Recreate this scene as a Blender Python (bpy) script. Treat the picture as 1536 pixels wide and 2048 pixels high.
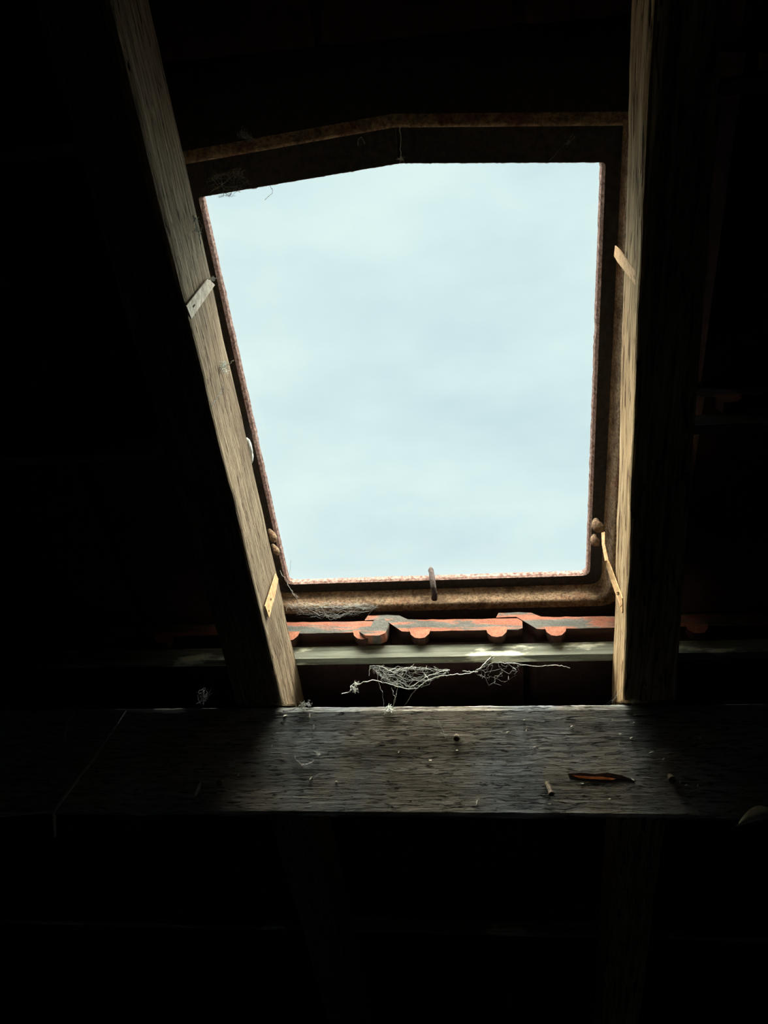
import bpy, bmesh, math, random
from mathutils import Vector, Matrix, noise

# ---------------------------------------------------------------- scene, camera, sky, exposure
scene = bpy.context.scene
C = scene.collection
for o in list(bpy.data.objects):
    bpy.data.objects.remove(o)

CAM_Z = 1.5
PITCH = math.radians(42)
cam_d = bpy.data.cameras.new('camera')
cam = bpy.data.objects.new('camera', cam_d)
C.objects.link(cam)
cam_d.sensor_fit = 'VERTICAL'
cam_d.sensor_height = 36
cam_d.sensor_width = 27
cam_d.lens = 30.83
cam_d.clip_start = 0.01
rot = Matrix([[0.99127, 0.035728, 0.126915], [0.131676, -0.219138, -0.966768], [-0.006729, 0.97504, -0.221929]])
cam.matrix_world = Matrix.Translation((0, 0, CAM_Z)) @ rot.to_4x4()
scene.camera = cam

scene.view_settings.view_transform = 'Standard'
scene.view_settings.look = 'None'
scene.view_settings.exposure = 0.0
scene.view_settings.gamma = 1.0
scene.view_settings.use_curve_mapping = False

world = bpy.data.worlds.new('overcast_sky')
scene.world = world
world.use_nodes = True
wn, wl = world.node_tree.nodes, world.node_tree.links
wn.clear()
w_out = wn.new('ShaderNodeOutputWorld')
w_bg = wn.new('ShaderNodeBackground')
w_tc = wn.new('ShaderNodeTexCoord')
w_mp = wn.new('ShaderNodeMapping')
w_mp.inputs['Scale'].default_value = (1.0, 1.0, 2.2)
w_mp.inputs['Location'].default_value = (0.35, 0.1, 0.2)
w_n1 = wn.new('ShaderNodeTexNoise')
w_n1.inputs['Scale'].default_value = 4.5
w_n1.inputs['Detail'].default_value = 6.0
w_n1.inputs['Roughness'].default_value = 0.5
w_rp = wn.new('ShaderNodeValToRGB')
w_rp.color_ramp.elements[0].position = 0.34
w_rp.color_ramp.elements[0].color = (0.63, 0.80, 0.84, 1)
w_rp.color_ramp.elements[1].position = 0.66
w_rp.color_ramp.elements[1].color = (0.76, 0.93, 0.92, 1)
wl.new(w_tc.outputs['Generated'], w_mp.inputs['Vector'])
wl.new(w_mp.outputs['Vector'], w_n1.inputs['Vector'])
wl.new(w_n1.outputs['Fac'], w_rp.inputs['Fac'])
w_wm = wn.new('ShaderNodeMix')
w_wm.data_type = 'RGBA'
w_wm.inputs[7].default_value = (0.90, 0.84, 0.74, 1)
wl.new(w_rp.outputs['Color'], w_wm.inputs[6])
wl.new(w_wm.outputs[2], w_bg.inputs['Color'])
# the overcast sky is far brighter overhead, where the sun stands behind the cloud, than near the horizon
SKY_HORIZON, SKY_SIDES, SKY_ZENITH = 1.0, 20.0, 17.0
w_sx = wn.new('ShaderNodeSeparateXYZ')
w_mr = wn.new('ShaderNodeMapRange')
w_mr.interpolation_type = 'SMOOTHSTEP'
w_mr.inputs['From Min'].default_value = 0.60
w_mr.inputs['From Max'].default_value = 0.92
w_mr.inputs['To Min'].default_value = SKY_HORIZON
w_mr.inputs['To Max'].default_value = SKY_ZENITH
wl.new(w_tc.outputs['Generated'], w_sx.inputs[0])
wl.new(w_sx.outputs['Z'], w_mr.inputs['Value'])
# ... and only thinly lit low over the horizon that the window looks at
w_dp = wn.new('ShaderNodeVectorMath')
w_dp.operation = 'DOT_PRODUCT'
w_dp.inputs[1].default_value = (-0.10, 0.91, 0.39)
w_nv = wn.new('ShaderNodeVectorMath')
w_nv.operation = 'NORMALIZE'
wl.new(w_tc.outputs['Generated'], w_nv.inputs[0])
wl.new(w_nv.outputs[0], w_dp.inputs[0])
w_m3 = wn.new('ShaderNodeMapRange')
w_m3.interpolation_type = 'SMOOTHSTEP'
w_m3.inputs['From Min'].default_value = 0.88
w_m3.inputs['From Max'].default_value = 0.38
w_m3.inputs['To Min'].default_value = 0.0
w_m3.inputs['To Max'].default_value = SKY_SIDES
wl.new(w_dp.outputs['Value'], w_m3.inputs['Value'])
w_ad = wn.new('ShaderNodeMath')
w_ad.operation = 'ADD'
wl.new(w_mr.outputs['Result'], w_ad.inputs[0])
wl.new(w_m3.outputs['Result'], w_ad.inputs[1])
wl.new(w_ad.outputs[0], w_bg.inputs['Strength'])
w_m2 = wn.new('ShaderNodeMapRange')
w_m2.inputs['From Min'].default_value = 0.60
w_m2.inputs['From Max'].default_value = 0.80
wl.new(w_sx.outputs['Z'], w_m2.inputs['Value'])
wl.new(w_m2.outputs['Result'], w_wm.inputs[0])
wl.new(w_bg.outputs['Background'], w_out.inputs['Surface'])

# roof space: x along the ridge, s down the slope, w along the roof's outward normal; origin 1.5 m over the floor
cp, sp = math.cos(PITCH), math.sin(PITCH)
ROOF = Matrix(((1, 0, 0, 0), (0, cp, sp, 0), (0, -sp, cp, CAM_Z), (0, 0, 0, 1)))

# ---------------------------------------------------------------- materials
def lin(r, g, b):
    f = lambda c: (c / 255 / 12.92) if c / 255 <= 0.04045 else ((c / 255 + 0.055) / 1.055) ** 2.4
    return (f(r), f(g), f(b), 1)

class NT:
    def __init__(self, name):
        self.m = bpy.data.materials.new(name)
        self.m.use_nodes = True
        self.n, self.l = self.m.node_tree.nodes, self.m.node_tree.links
        self.b = self.n['Principled BSDF']
        self.tc = self.n.new('ShaderNodeTexCoord')
    def vec(self, scale, loc=(0, 0, 0), rot=(0, 0, 0), src=None):
        k = self.n.new('ShaderNodeMapping')
        k.inputs['Scale'].default_value = scale
        k.inputs['Location'].default_value = loc
        k.inputs['Rotation'].default_value = rot
        self.l.new(src or self.tc.outputs['Object'], k.inputs['Vector'])
        return k.outputs['Vector']
    def noise(self, v, scale=1, detail=6, rough=0.6, dist=0.0):
        k = self.n.new('ShaderNodeTexNoise')
        k.inputs['Scale'].default_value = scale
        k.inputs['Detail'].default_value = detail
        k.inputs['Roughness'].default_value = rough
        k.inputs['Distortion'].default_value = dist
        self.l.new(v, k.inputs['Vector'])
        return k.outputs['Fac']
    def ramp(self, f, stops):
        k = self.n.new('ShaderNodeValToRGB')
        e = k.color_ramp.elements
        while len(e) < len(stops):
            e.new(0.5)
        for i, (p, c) in enumerate(stops):
            e[i].position = p
            e[i].color = c if hasattr(c, '__len__') else (c, c, c, 1)
        self.l.new(f, k.inputs['Fac'])
        return k.outputs['Color']
    def mix(self, f, a, b, mode='MIX'):
        k = self.n.new('ShaderNodeMix')
        k.data_type = 'RGBA'
        k.blend_type = mode
        for s, v in ((0, f), (6, a), (7, b)):
            if hasattr(v, 'links'):
                self.l.new(v, k.inputs[s])
            elif s == 0:
                k.inputs[0].default_value = v
            else:
                k.inputs[s].default_value = v
        return k.outputs[2]
    def math(self, op, a, b):
        k = self.n.new('ShaderNodeMath')
        k.operation = op
        for i, v in enumerate((a, b)):
            if hasattr(v, 'links'):
                self.l.new(v, k.inputs[i])
            else:
                k.inputs[i].default_value = v
        return k.outputs[0]
    def finish(self, col, height=None, dist=0.002, strength=1.0, rough=0.9, spec=0.2, metal=0.0):
        if hasattr(col, 'links'):
            self.l.new(col, self.b.inputs['Base Color'])
        else:
            self.b.inputs['Base Color'].default_value = col
        self.b.inputs['Roughness'].default_value = rough
        self.b.inputs['Specular IOR Level'].default_value = spec
        self.b.inputs['Metallic'].default_value = metal
        if height is not None:
            k = self.n.new('ShaderNodeBump')
            k.inputs['Distance'].default_value = dist
            k.inputs['Strength'].default_value = strength
            self.l.new(height, k.inputs['Height'])
            self.l.new(k.outputs['Normal'], self.b.inputs['Normal'])
        return self.m

BLACK = (0, 0, 0, 1)
WHITE = (1, 1, 1, 1)

def wood(name, dark, mid, light, axis, grain=140, along=5, patch=7, crack=(0.0, 0), warp=0.0, bump=0.002):
    """weathered timber whose grain runs along the object axis 0, 1 or 2"""
    t = NT(name)
    def sc(a, c):
        v = [c, c, c]
        v[axis] = a
        return tuple(v)
    g = t.noise(t.vec(sc(along, grain)), 1, 5, 0.65, warp)
    fine = t.noise(t.vec(sc(along * 5, grain * 3.2), (3, 1, 7)), 1, 4, 0.7)
    big = t.noise(t.vec(sc(patch * 0.4, patch), (1, 5, 2)), 1, 4, 0.6)
    col = t.ramp(g, [(0.3, dark), (0.5, mid), (0.68, light)])
    tone = t.ramp(big, [(0.3, 0.55), (0.7, 1.0)])
    col = t.mix(0.8, col, tone, 'MULTIPLY')
    f2 = t.ramp(fine, [(0.36, 0.5), (0.6, 1.0)])
    col = t.mix(0.9, col, f2, 'MULTIPLY')
    h = t.math('ADD', t.math('MULTIPLY', g, 0.8), t.math('MULTIPLY', fine, 0.5))
    if crack[0] > 0:
        cn = t.noise(t.vec(sc(crack[1] * 0.12, crack[1]), (9, 2, 4)), 1, 3, 0.5, 0.6)
        cm = t.ramp(cn, [(0.0, 0.0), (crack[0] - 0.03, 0.0), (crack[0], 1.0)])
        cn2 = t.ramp(cn, [(crack[0] - 0.06, (0.20, 0.13, 0.08, 1)), (crack[0], 1.0)])
        col = t.mix(1.0, col, cn2, 'MULTIPLY')
        h = t.math('ADD', h, t.math('MULTIPLY', cm, 1.2))
    return t.finish(col, h, bump, 1.0, 0.92, 0.15)

M = {}
M['rafter_left'] = wood('silvered_rafter_wood', lin(96, 80, 64), lin(150, 130, 104), lin(190, 172, 142), 1, 300, 7, 9, (0.38, 300), 0.2, 0.0022)
M['rafter_right'] = wood('tan_rafter_wood', lin(120, 84, 56), lin(204, 172, 126), lin(232, 210, 168), 1, 130, 3.5, 9, (0.42, 170), 0.8, 0.0024)
M['rafter_dark'] = wood('dark_rafter_wood', lin(60, 50, 40), lin(110, 98, 80), lin(140, 128, 108), 1, 150, 6, 9)

def beam_mat():
    t = NT('weathered_purlin_wood')
    g = t.noise(t.vec((9, 150, 150)), 1, 6, 0.65, 0.3)
    fine = t.noise(t.vec((60, 500, 500), (2, 3, 4)), 1, 4, 0.7)
    patch = t.noise(t.vec((5, 9, 9), (4.3, 2, 1)), 1, 5, 0.6, 0.4)
    stain = t.noise(t.vec((8, 6, 6), (7.1, 2, 5)), 1, 4, 0.55)
    base = t.ramp(g, [(0.28, lin(150, 142, 124)), (0.5, lin(190, 184, 168)), (0.72, lin(212, 208, 194))])
    blue = t.ramp(g, [(0.28, lin(142, 152, 154)), (0.5, lin(184, 194, 194)), (0.72, lin(208, 218, 216))])
    col = t.mix(t.ramp(stain, [(0.42, 0.0), (0.6, 1.0)]), base, blue)
    col = t.mix(1.0, col, t.ramp(patch, [(0.34, 0.6), (0.62, 1.0)]), 'MULTIPLY')
    col = t.mix(1.0, col, t.ramp(fine, [(0.34, 0.7), (0.6, 1.0)]), 'MULTIPLY')
    ck = t.noise(t.vec((45, 330, 330), (0, 0, 3)), 1, 4, 0.65, 0.7)
    ck2 = t.noise(t.vec((30, 260, 260), (5, 0, 1)), 1, 4, 0.6, 0.5)
    c1 = t.ramp(ck, [(0.35, 0.2), (0.45, 1.0)])
    c2 = t.ramp(ck2, [(0.32, 0.25), (0.41, 1.0)])
    cm = t.mix(1.0, c1, c2, 'MULTIPLY')
    col = t.mix(1.0, col, cm, 'MULTIPLY')
    h = t.math('ADD', t.math('MULTIPLY', g, 0.9), t.math('MULTIPLY', cm, 1.0))
    h = t.math('ADD', h, t.math('MULTIPLY', fine, 0.25))
    return t.finish(col, h, 0.0032, 1.0, 0.92, 0.12)
M['beam'] = beam_mat()

def rust_mat():
    t = NT('rusted_cast_iron')
    a = t.noise(t.vec((30, 30, 30)), 1, 6, 0.65)
    b = t.noise(t.vec((260, 260, 260), (1, 2, 3)), 1, 6, 0.7)
    c1 = t.ramp(a, [(0.35, lin(112, 88, 66)), (0.52, lin(174, 148, 116)), (0.66, lin(138, 96, 72))])
    c2 = t.ramp(b, [(0.38, 0.28), (0.6, 1.0)])
    col = t.mix(0.9, c1, c2, 'MULTIPLY')
    return t.finish(col, b, 0.003, 1.0, 0.85, 0.2)
M['rust'] = rust_mat()

def lip_mat():
    t = NT('flaking_pink_rust')
    b = t.noise(t.vec((220, 220, 220)), 1, 6, 0.7)
    col = t.ramp(b, [(0.35, lin(110, 76, 66)), (0.5, lin(176, 144, 132)), (0.65, lin(206, 178, 166))])
    return t.finish(col, b, 0.003, 1.0, 0.85, 0.2)
M['lip'] = lip_mat()

def tile_mat():
    t = NT('orange_clay_tile')
    oi = t.n.new('ShaderNodeObjectInfo')
    ad = t.n.new('ShaderNodeVectorMath')
    ad.operation = 'ADD'
    t.l.new(t.tc.outputs['Object'], ad.inputs[0])
    t.l.new(oi.outputs['Random'], ad.inputs[1])
    src = ad.outputs[0]
    a = t.noise(t.vec((11, 11, 60), src=src), 1, 5, 0.55, 0.5)
    b = t.noise(t.vec((300, 300, 300), src=src), 1, 4, 0.7)
    c = t.noise(t.vec((26, 26, 90), (3, 3, 3), src=src), 1, 5, 0.7)
    col = t.ramp(a, [(0.42, lin(160, 102, 80)), (0.48, lin(148, 106, 88)), (0.50, lin(104, 102, 94)), (0.7, lin(88, 94, 88))])
    col = t.mix(1.0, col, t.ramp(c, [(0.3, 0.6), (0.6, 1.0)]), 'MULTIPLY')
    col = t.mix(0.5, col, t.ramp(b, [(0.35, 0.6), (0.6, 1.0)]), 'MULTIPLY')
    return t.finish(col, b, 0.0012, 1.0, 0.88, 0.2)
M['tile'] = tile_mat()

def clay_mat():
    t = NT('bare_orange_clay')
    b = t.noise(t.vec((160, 160, 160)), 1, 5, 0.7)
    col = t.ramp(b, [(0.3, lin(128, 80, 62)), (0.65, lin(166, 110, 86))])
    return t.finish(col, b, 0.0015, 1.0, 0.88, 0.2)
M['clay'] = clay_mat()

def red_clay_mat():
    t = NT('dark_red_clay')
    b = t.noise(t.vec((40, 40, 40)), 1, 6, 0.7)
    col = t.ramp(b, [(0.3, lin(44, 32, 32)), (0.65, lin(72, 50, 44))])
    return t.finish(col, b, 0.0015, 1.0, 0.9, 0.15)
M['red_clay'] = red_clay_mat()  # darker clay for all tile and nib faces but the head

def batten_mat():
    t = NT('grey_batten_wood')
    g = t.noise(t.vec((10, 150, 150)), 1, 5, 0.6)
    p = t.noise(t.vec((9, 30, 30), (2.2, 1, 4)), 1, 5, 0.6)
    col = t.ramp(g, [(0.3, lin(74, 78, 66)), (0.6, lin(120, 124, 110))])
    wh = t.ramp(p, [(0.57, 0.0), (0.64, 1.0)])
    col = t.mix(wh, col, lin(206, 208, 184))
    return t.finish(col, g, 0.0015, 1.0, 0.85, 0.2)
M['batten'] = batten_mat()

def plain(name, c1, c2, sc=80, rough=0.9, bump=0.001, spec=0.2):
    t = NT(name)
    b = t.noise(t.vec((sc, sc, sc)), 1, 5, 0.65)
    return t.finish(t.ramp(b, [(0.35, c1), (0.65, c2)]), b, bump, 1.0, rough, spec)
M['strap'] = plain('tan_rusty_strap_metal', lin(176, 134, 88), lin(222, 186, 138), 160, 0.7)
M['strap_grey'] = plain('dull_zinc_strap_metal', lin(150, 132, 112), lin(204, 190, 170), 120, 0.7)
M['shade_iron'] = plain('painted_shade_iron', lin(40, 38, 38), lin(66, 60, 56), 120, 0.8)  # shade painted into the frame's lip underside and flange
M['peg'] = plain('black_crusted_iron', lin(44, 36, 34), lin(92, 78, 72), 300, 0.8, 0.002)
M['nail'] = plain('old_nail_iron', lin(58, 52, 44), lin(128, 118, 100), 300, 0.6)
M['web'] = plain('dusty_cobweb_silk', lin(168, 172, 164), lin(214, 216, 208), 300, 1.0)
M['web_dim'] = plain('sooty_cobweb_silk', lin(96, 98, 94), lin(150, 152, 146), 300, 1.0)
M['cocoon'] = plain('white_silk_cocoon', lin(206, 214, 206), lin(236, 240, 232), 400, 1.0, 0.002)
M['speck'] = plain('white_flake', lin(214, 214, 200), lin(240, 240, 228), 300, 1.0)
M['leaf'] = plain('dry_leaf', lin(180, 176, 140), lin(232, 230, 196), 60, 0.8)
M['splinter'] = plain('fresh_orange_split_wood', lin(150, 78, 40), lin(206, 124, 72), 120, 0.9)
M['crack'] = plain('dark_split_wood', lin(40, 26, 20), lin(60, 40, 30), 120, 0.95)
M['soot'] = plain('sooty_plaster', lin(60, 68, 80), lin(90, 100, 114), 12, 0.95)
M['slab'] = plain('dark_slab', lin(40, 38, 38), lin(58, 56, 56), 20, 0.95)
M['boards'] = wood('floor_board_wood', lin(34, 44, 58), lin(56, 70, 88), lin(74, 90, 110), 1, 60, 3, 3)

def glass_mat():
    t = NT('clear_window_glass')
    t.n.remove(t.b)
    out = t.n['Material Output']
    tr = t.n.new('ShaderNodeBsdfTransparent')
    tr.inputs['Color'].default_value = (0.985, 0.995, 0.99, 1)
    gl = t.n.new('ShaderNodeBsdfGlossy')
    gl.inputs['Roughness'].default_value = 0.03
    fr = t.n.new('ShaderNodeFresnel')
    fr.inputs['IOR'].default_value = 1.2
    mx = t.n.new('ShaderNodeMixShader')
    t.l.new(fr.outputs[0], mx.inputs[0])
    t.l.new(tr.outputs[0], mx.inputs[1])
    t.l.new(gl.outputs[0], mx.inputs[2])
    t.l.new(mx.outputs[0], out.inputs['Surface'])
    return t.m
M['glass'] = glass_mat()

# ---------------------------------------------------------------- object helpers
def empty(name, loc, rmat=None):
    o = bpy.data.objects.new(name, None)
    C.objects.link(o)
    o.empty_display_size = 0.02
    o.matrix_world = Matrix.Translation(loc) @ (rmat or Matrix.Identity(4))
    return o

ROT = ROOF.to_3x3().to_4x4()

def build(name, bm, mat, parent=None, roof=True, origin=None, smooth=False, recalc=True):
    """mesh given in roof space (or world space) -> ONE object with its origin at `origin`"""
    if origin is None:
        n = max(1, len(bm.verts))
        origin = sum((v.co for v in bm.verts), Vector()) / n
    origin = Vector(origin)
    for v in bm.verts:
        v.co -= origin
    if recalc:
        bmesh.ops.recalc_face_normals(bm, faces=bm.faces)
    me = bpy.data.meshes.new(name)
    bm.to_mesh(me)
    bm.free()
    mats = mat if isinstance(mat, (list, tuple)) else [mat]
    for mm in mats:
        me.materials.append(mm)
    if smooth:
        for p in me.polygons:
            p.use_smooth = True
    o = bpy.data.objects.new(name, me)
    C.objects.link(o)
    mw = (ROOF @ Matrix.Translation(origin)) if roof else Matrix.Translation(origin)
    if parent is not None:
        o.parent = parent
        o.matrix_local = PW[parent.name].inverted() @ mw
    else:
        o.matrix_world = mw
    PW[o.name] = mw
    return o

PW = {}
def root(name, origin, roof=True):
    mw = (ROOF @ Matrix.Translation(origin)) if roof else Matrix.Translation(origin)
    o = bpy.data.objects.new(name, None)
    C.objects.link(o)
    o.empty_display_size = 0.02
    o.matrix_world = mw
    PW[o.name] = mw
    return o

def tag(o, label, cat, group=None, kind=None):
    if label: o['label'] = label
    if cat: o['category'] = cat
    if group: o['group'] = group
    if kind: o['kind'] = kind
    return o

def structure(o, label=None):
    o['kind'] = 'structure'
    if label: o['label'] = label
    return o

def add_box(bm, lo, hi):
    r = bmesh.ops.create_cube(bm, size=1)
    c = [(a + b) / 2 for a, b in zip(lo, hi)]
    d = [b - a for a, b in zip(lo, hi)]
    for v in r['verts']:
        v.co = Vector((c[0] + v.co.x * d[0], c[1] + v.co.y * d[1], c[2] + v.co.z * d[2]))
    return r['verts']

def add_tube(bm, pts, rad, seg=6, cap=True):
    pts = [Vector(p) for p in pts]
    if not hasattr(rad, '__len__'):
        rad = [rad] * len(pts)
    rings = []
    up = Vector((0.13, 0.31, 0.94))
    for i, p in enumerate(pts):
        a = pts[max(i - 1, 0)]
        b = pts[min(i + 1, len(pts) - 1)]
        t = (b - a)
        if t.length < 1e-9: t = Vector((1, 0, 0))
        t.normalize()
        u = t.cross(up)
        if u.length < 1e-3: u = t.cross(Vector((1, 0, 0)))
        u.normalize()
        v = t.cross(u)
        rings.append([bm.verts.new(p + (u * math.cos(k * 2 * math.pi / seg) + v * math.sin(k * 2 * math.pi / seg)) * rad[i]) for k in range(seg)])
    for a, b in zip(rings, rings[1:]):
        for k in range(seg):
            bm.faces.new((a[k], a[(k + 1) % seg], b[(k + 1) % seg], b[k]))
    if cap and seg > 2:
        bm.faces.new(rings[0][::-1])
        bm.faces.new(rings[-1])

def add_prism(bm, poly, f0, f1):
    """poly: list of 2-D points; f0, f1 map (a, b) to 3-D for the two ends"""
    A = [bm.verts.new(f0(*p)) for p in poly]
    B = [bm.verts.new(f1(*p)) for p in poly]
    n = len(poly)
    for i in range(n):
        bm.faces.new((A[i], A[(i + 1) % n], B[(i + 1) % n], B[i]))
    bm.faces.new(A[::-1])
    bm.faces.new(B)

def nz(x, y, z, s=1.0):
    return noise.noise(Vector((x, y, z)) * s)

# ---------------------------------------------------------------- the shell of the attic
# opening lip of the roof window (roof space x, s): top is a very flat gable
LIP = [(-0.3304, 0.2658), (-0.0945, 0.2475), (0.1293, 0.2650), (0.1303, 0.8561), (-0.3260, 0.8585)]

def wbox(name, lo, hi, mat, kind='structure'):
    bm = bmesh.new()
    add_box(bm, lo, hi)
    o = build(name, bm, mat, roof=False)
    return structure(o)

SIDE = 2.6
RIDGE_Y = -0.6
EAVE_Y = 2.35
BACK_Y = 2 * RIDGE_Y - EAVE_Y
WS = 1.120                                      # w of the underside of the added light-tight slab
def zroof(y, w=WS):
    return (w - y * sp) / cp + CAM_Z
wbox('floor', (-SIDE, BACK_Y, -0.1), (SIDE, EAVE_Y, 0.0), M['boards'])

def gable(name, x0, x1):
    bm = bmesh.new()
    pr = [(BACK_Y, 0), (EAVE_Y, 0), (EAVE_Y, zroof(EAVE_Y)), (RIDGE_Y, zroof(RIDGE_Y)), (BACK_Y, zroof(EAVE_Y))]
    add_prism(bm, pr, lambda a, b: (x0, a, b), lambda a, b: (x1, a, b))
    return structure(build(name, bm, M['soot'], roof=False))
gable('wall_left', -SIDE - 0.1, -SIDE)
gable('wall_right', SIDE, SIDE + 0.1)

wbox('wall_back', (-SIDE, EAVE_Y, 0), (SIDE, EAVE_Y + 0.1, zroof(EAVE_Y)), M['soot'])
wbox('wall_front', (-SIDE, BACK_Y - 0.1, 0), (SIDE, BACK_Y, zroof(EAVE_Y)), M['soot'])

# slab added over the tiles to keep light out: the near slope with the hole of the window, and the far slope
S_TOP = (RIDGE_Y - WS * sp) / cp
S_BOT = (EAVE_Y - WS * sp) / cp
hx0, hx1, hs0, hs1 = -0.72, 0.52, -0.14, 1.25
bm = bmesh.new()
for (a, b, c, d) in ((-SIDE, hx0, S_TOP, S_BOT), (hx1, SIDE, S_TOP, S_BOT), (hx0, hx1, S_TOP, hs0), (hx0, hx1, hs1, S_BOT)):
    add_box(bm, (a, c, WS), (b, d, WS + 0.03))
structure(build('light_stop_slab', bm, M['slab'], origin=(0, 0, WS)))
bm = bmesh.new()
zr, ze = zroof(RIDGE_Y), zroof(EAVE_Y)
vs = [bm.verts.new(v) for v in ((-SIDE, RIDGE_Y, zr), (SIDE, RIDGE_Y, zr), (SIDE, BACK_Y, ze), (-SIDE, BACK_Y, ze))]
bm.faces.new(vs)
o2 = structure(build('light_stop_slab', bm, M['slab'], roof=False))
o2.modifiers.new('thickness', 'SOLIDIFY').thickness = 0.03

# ---------------------------------------------------------------- purlin (the broad horizontal beam)
PY, PZ0, PZ1, PD = 1.213, CAM_Z - 0.1350, CAM_Z + 0.0058, 0.07
def purlin():
    bm = bmesh.new()
    x0, x1, nx, nz_, ny = -1.9, 1.6, 900, 26, 5
    def P(i, f, b):
        """f, b: unit coords over the section (y, z)"""
        x = x0 + (x1 - x0) * i / nx
        y = PY + PD * f
        z = PZ0 + (PZ1 - PZ0) * b
        e = 0.0016
        if b >= 0.999: z += nz(x, f, 2.0, 22) * 0.0012 + nz(x, f, 9.0, 90) * 0.0008
        if b <= 0.001: z += nz(x, f, 5.0, 14) * 0.0018 + nz(x, f, 11.0, 90) * 0.0012
        if f <= 0.001:
            y += nz(x * 5, 3, z * 30) * 0.0012
            if b <= 0.001 or b >= 0.999: y += e
        # the old timber is a touch lower to the left
        z += 0.0
        return (x, y, z)
    loop = [(0, j / nz_) for j in range(nz_ + 1)] + [(k / ny, 1) for k in range(1, ny + 1)] + [(1, 1 - j / 4) for j in range(1, 5)] + [(1 - k / ny, 0) for k in range(1, ny)]
    rings = [[bm.verts.new(P(i, f, b)) for f, b in loop] for i in range(nx + 1)]
    L = len(loop)
    for a, b in zip(rings, rings[1:]):
        for k in range(L):
            bm.faces.new((a[k], a[(k + 1) % L], b[(k + 1) % L], b[k]))
    bm.faces.new(rings[0]); bm.faces.new(rings[-1][::-1])
    return build('purlin', bm, M['beam'], roof=False, origin=(-0.16, PY, PZ0))
pur = tag(purlin(), 'broad weathered grey timber beam lying horizontally under the feet of the rafters', 'beam')

# orange split in the face of the purlin
def face_patch(name, outline, off, mat, parent=None, thick=0.001):
    bm = bmesh.new()
    front = [bm.verts.new((p[0], p[1] - off, p[2])) for p in outline]
    back = [bm.verts.new((p[0], p[1] - off + thick + 0.002, p[2])) for p in outline]
    n = len(outline)
    bm.faces.new(front)
    for i in range(n):
        bm.faces.new((front[i], back[i], back[(i + 1) % n], front[(i + 1) % n]))
    return build(name, bm, mat, parent, roof=False)
sp_top = [(0.0806, 1.2130, 1.4196), (0.0973, 1.2130, 1.4209), (0.1150, 1.2130, 1.4191), (0.1310, 1.2130, 1.4210), (0.1467, 1.2130, 1.4179), (0.1602, 1.2130, 1.4136), (0.1413, 1.2130, 1.4129), (0.1117, 1.2130, 1.4159), (0.0894, 1.2130, 1.4171)]
face_patch('split', sp_top, 0.0012, M['crack'], pur)['label'] = 'dark crack above the orange splinter'
sp_lo = [(0.0818, 1.2130, 1.4184), (0.0894, 1.2130, 1.4171), (0.1117, 1.2130, 1.4156), (0.1212, 1.2130, 1.4160), (0.1413, 1.2130, 1.4135), (0.1368, 1.2130, 1.4117), (0.1147, 1.2130, 1.4128), (0.0956, 1.2130, 1.4140)]
face_patch('exposed_wood', sp_lo, 0.0014, M['splinter'], pur)['label'] = 'orange freshly split wood'

# ---------------------------------------------------------------- rafters
RB, RT = 0.8188, 0.9125                       # w of underside and top
def to_roof(y, z):
    z -= CAM_Z
    return (y * cp - z * sp, y * sp + z * cp)
def rafter(name, xin, xout, s0, s1, mat, seed, notch=True, wane=None):
    """xin, xout: functions of s giving the two side faces"""
    A = to_roof(PY - 0.001, PZ1 + 0.003); B = to_roof(PY + PD + 0.004, PZ1 + 0.003); D = to_roof(PY + PD, PZ0 + 0.03)
    bm = bmesh.new()
    ns = 170
    NW = 8
    rings = []
    for i in range(ns + 1):
        s = s0 + (s1 - s0) * i / ns
        # underside is notched over the purlin
        lo = RB
        if A[0] - 1e-4 <= s <= B[0]:
            lo = A[1] + (B[1] - A[1]) * (s - A[0]) / (B[0] - A[0])
        elif s < A[0]:
            lo = RB + (A[1] - RB) * max(0, (s - A[0] + 0.05) / 0.05)
        elif s > B[0]:
            lo = max(RB, B[1] - (s - B[0]) * cp / sp)
        lo = min(lo, RT - 0.03)
        a, b = xin(s), xout(s)
        sgn = 1 if b > a else -1
        ring = []
        k0 = wane(s) if wane else 0.0
        r = 0.0035 + k0
        pts = []
        pts.append((a, lo + r)); pts.append((a + sgn * r * 0.3, lo + r * 0.3)); pts.append((a + sgn * r, lo))
        for k in range(1, 4): pts.append((a + (b - a) * k / 4, lo))
        pts.append((b, lo)); pts.append((b, RT))
        for k in range(1, 4): pts.append((b + (a - b) * k / 4, RT))
        pts.append((a, RT))
        for k in range(1, NW): pts.append((a, RT + (lo + r - RT) * k / NW))
        for (px, pw) in pts:
            e = 0.0016 * nz(px * 14 + seed, s * 9, pw * 14) + 0.0008 * nz(px * 70 + seed, s * 40, pw * 70)
            if abs(px - a) < 0.004: px += sgn * e
            elif abs(px - b) < 1e-5: px -= sgn * e
            if pw < lo + 0.004: pw += abs(e) * 0.8
            ring.append(bm.verts.new((px, s, pw)))
        rings.append(ring)
    L = len(rings[0])
    for a, b in zip(rings, rings[1:]):
        for k in range(L):
            bm.faces.new((a[k], a[(k + 1) % L], b[(k + 1) % L], b[k]))
    bm.faces.new(rings[0]); bm.faces.new(rings[-1][::-1])
    return build(name, bm, mat, origin=((xin(0.5) + xout(0.5)) / 2, s1, RT))
r1 = rafter('rafter', lambda s: -0.3015, lambda s: -0.3665, -1.15, 2.25, M['rafter_left'], 3.3,
            wane=lambda s: 0.006 * max(0, min(1, (0.32 - s) / 0.1)))
tag(r1, 'silvery grey-brown rafter along the left side of the roof window', 'rafter')
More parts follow.
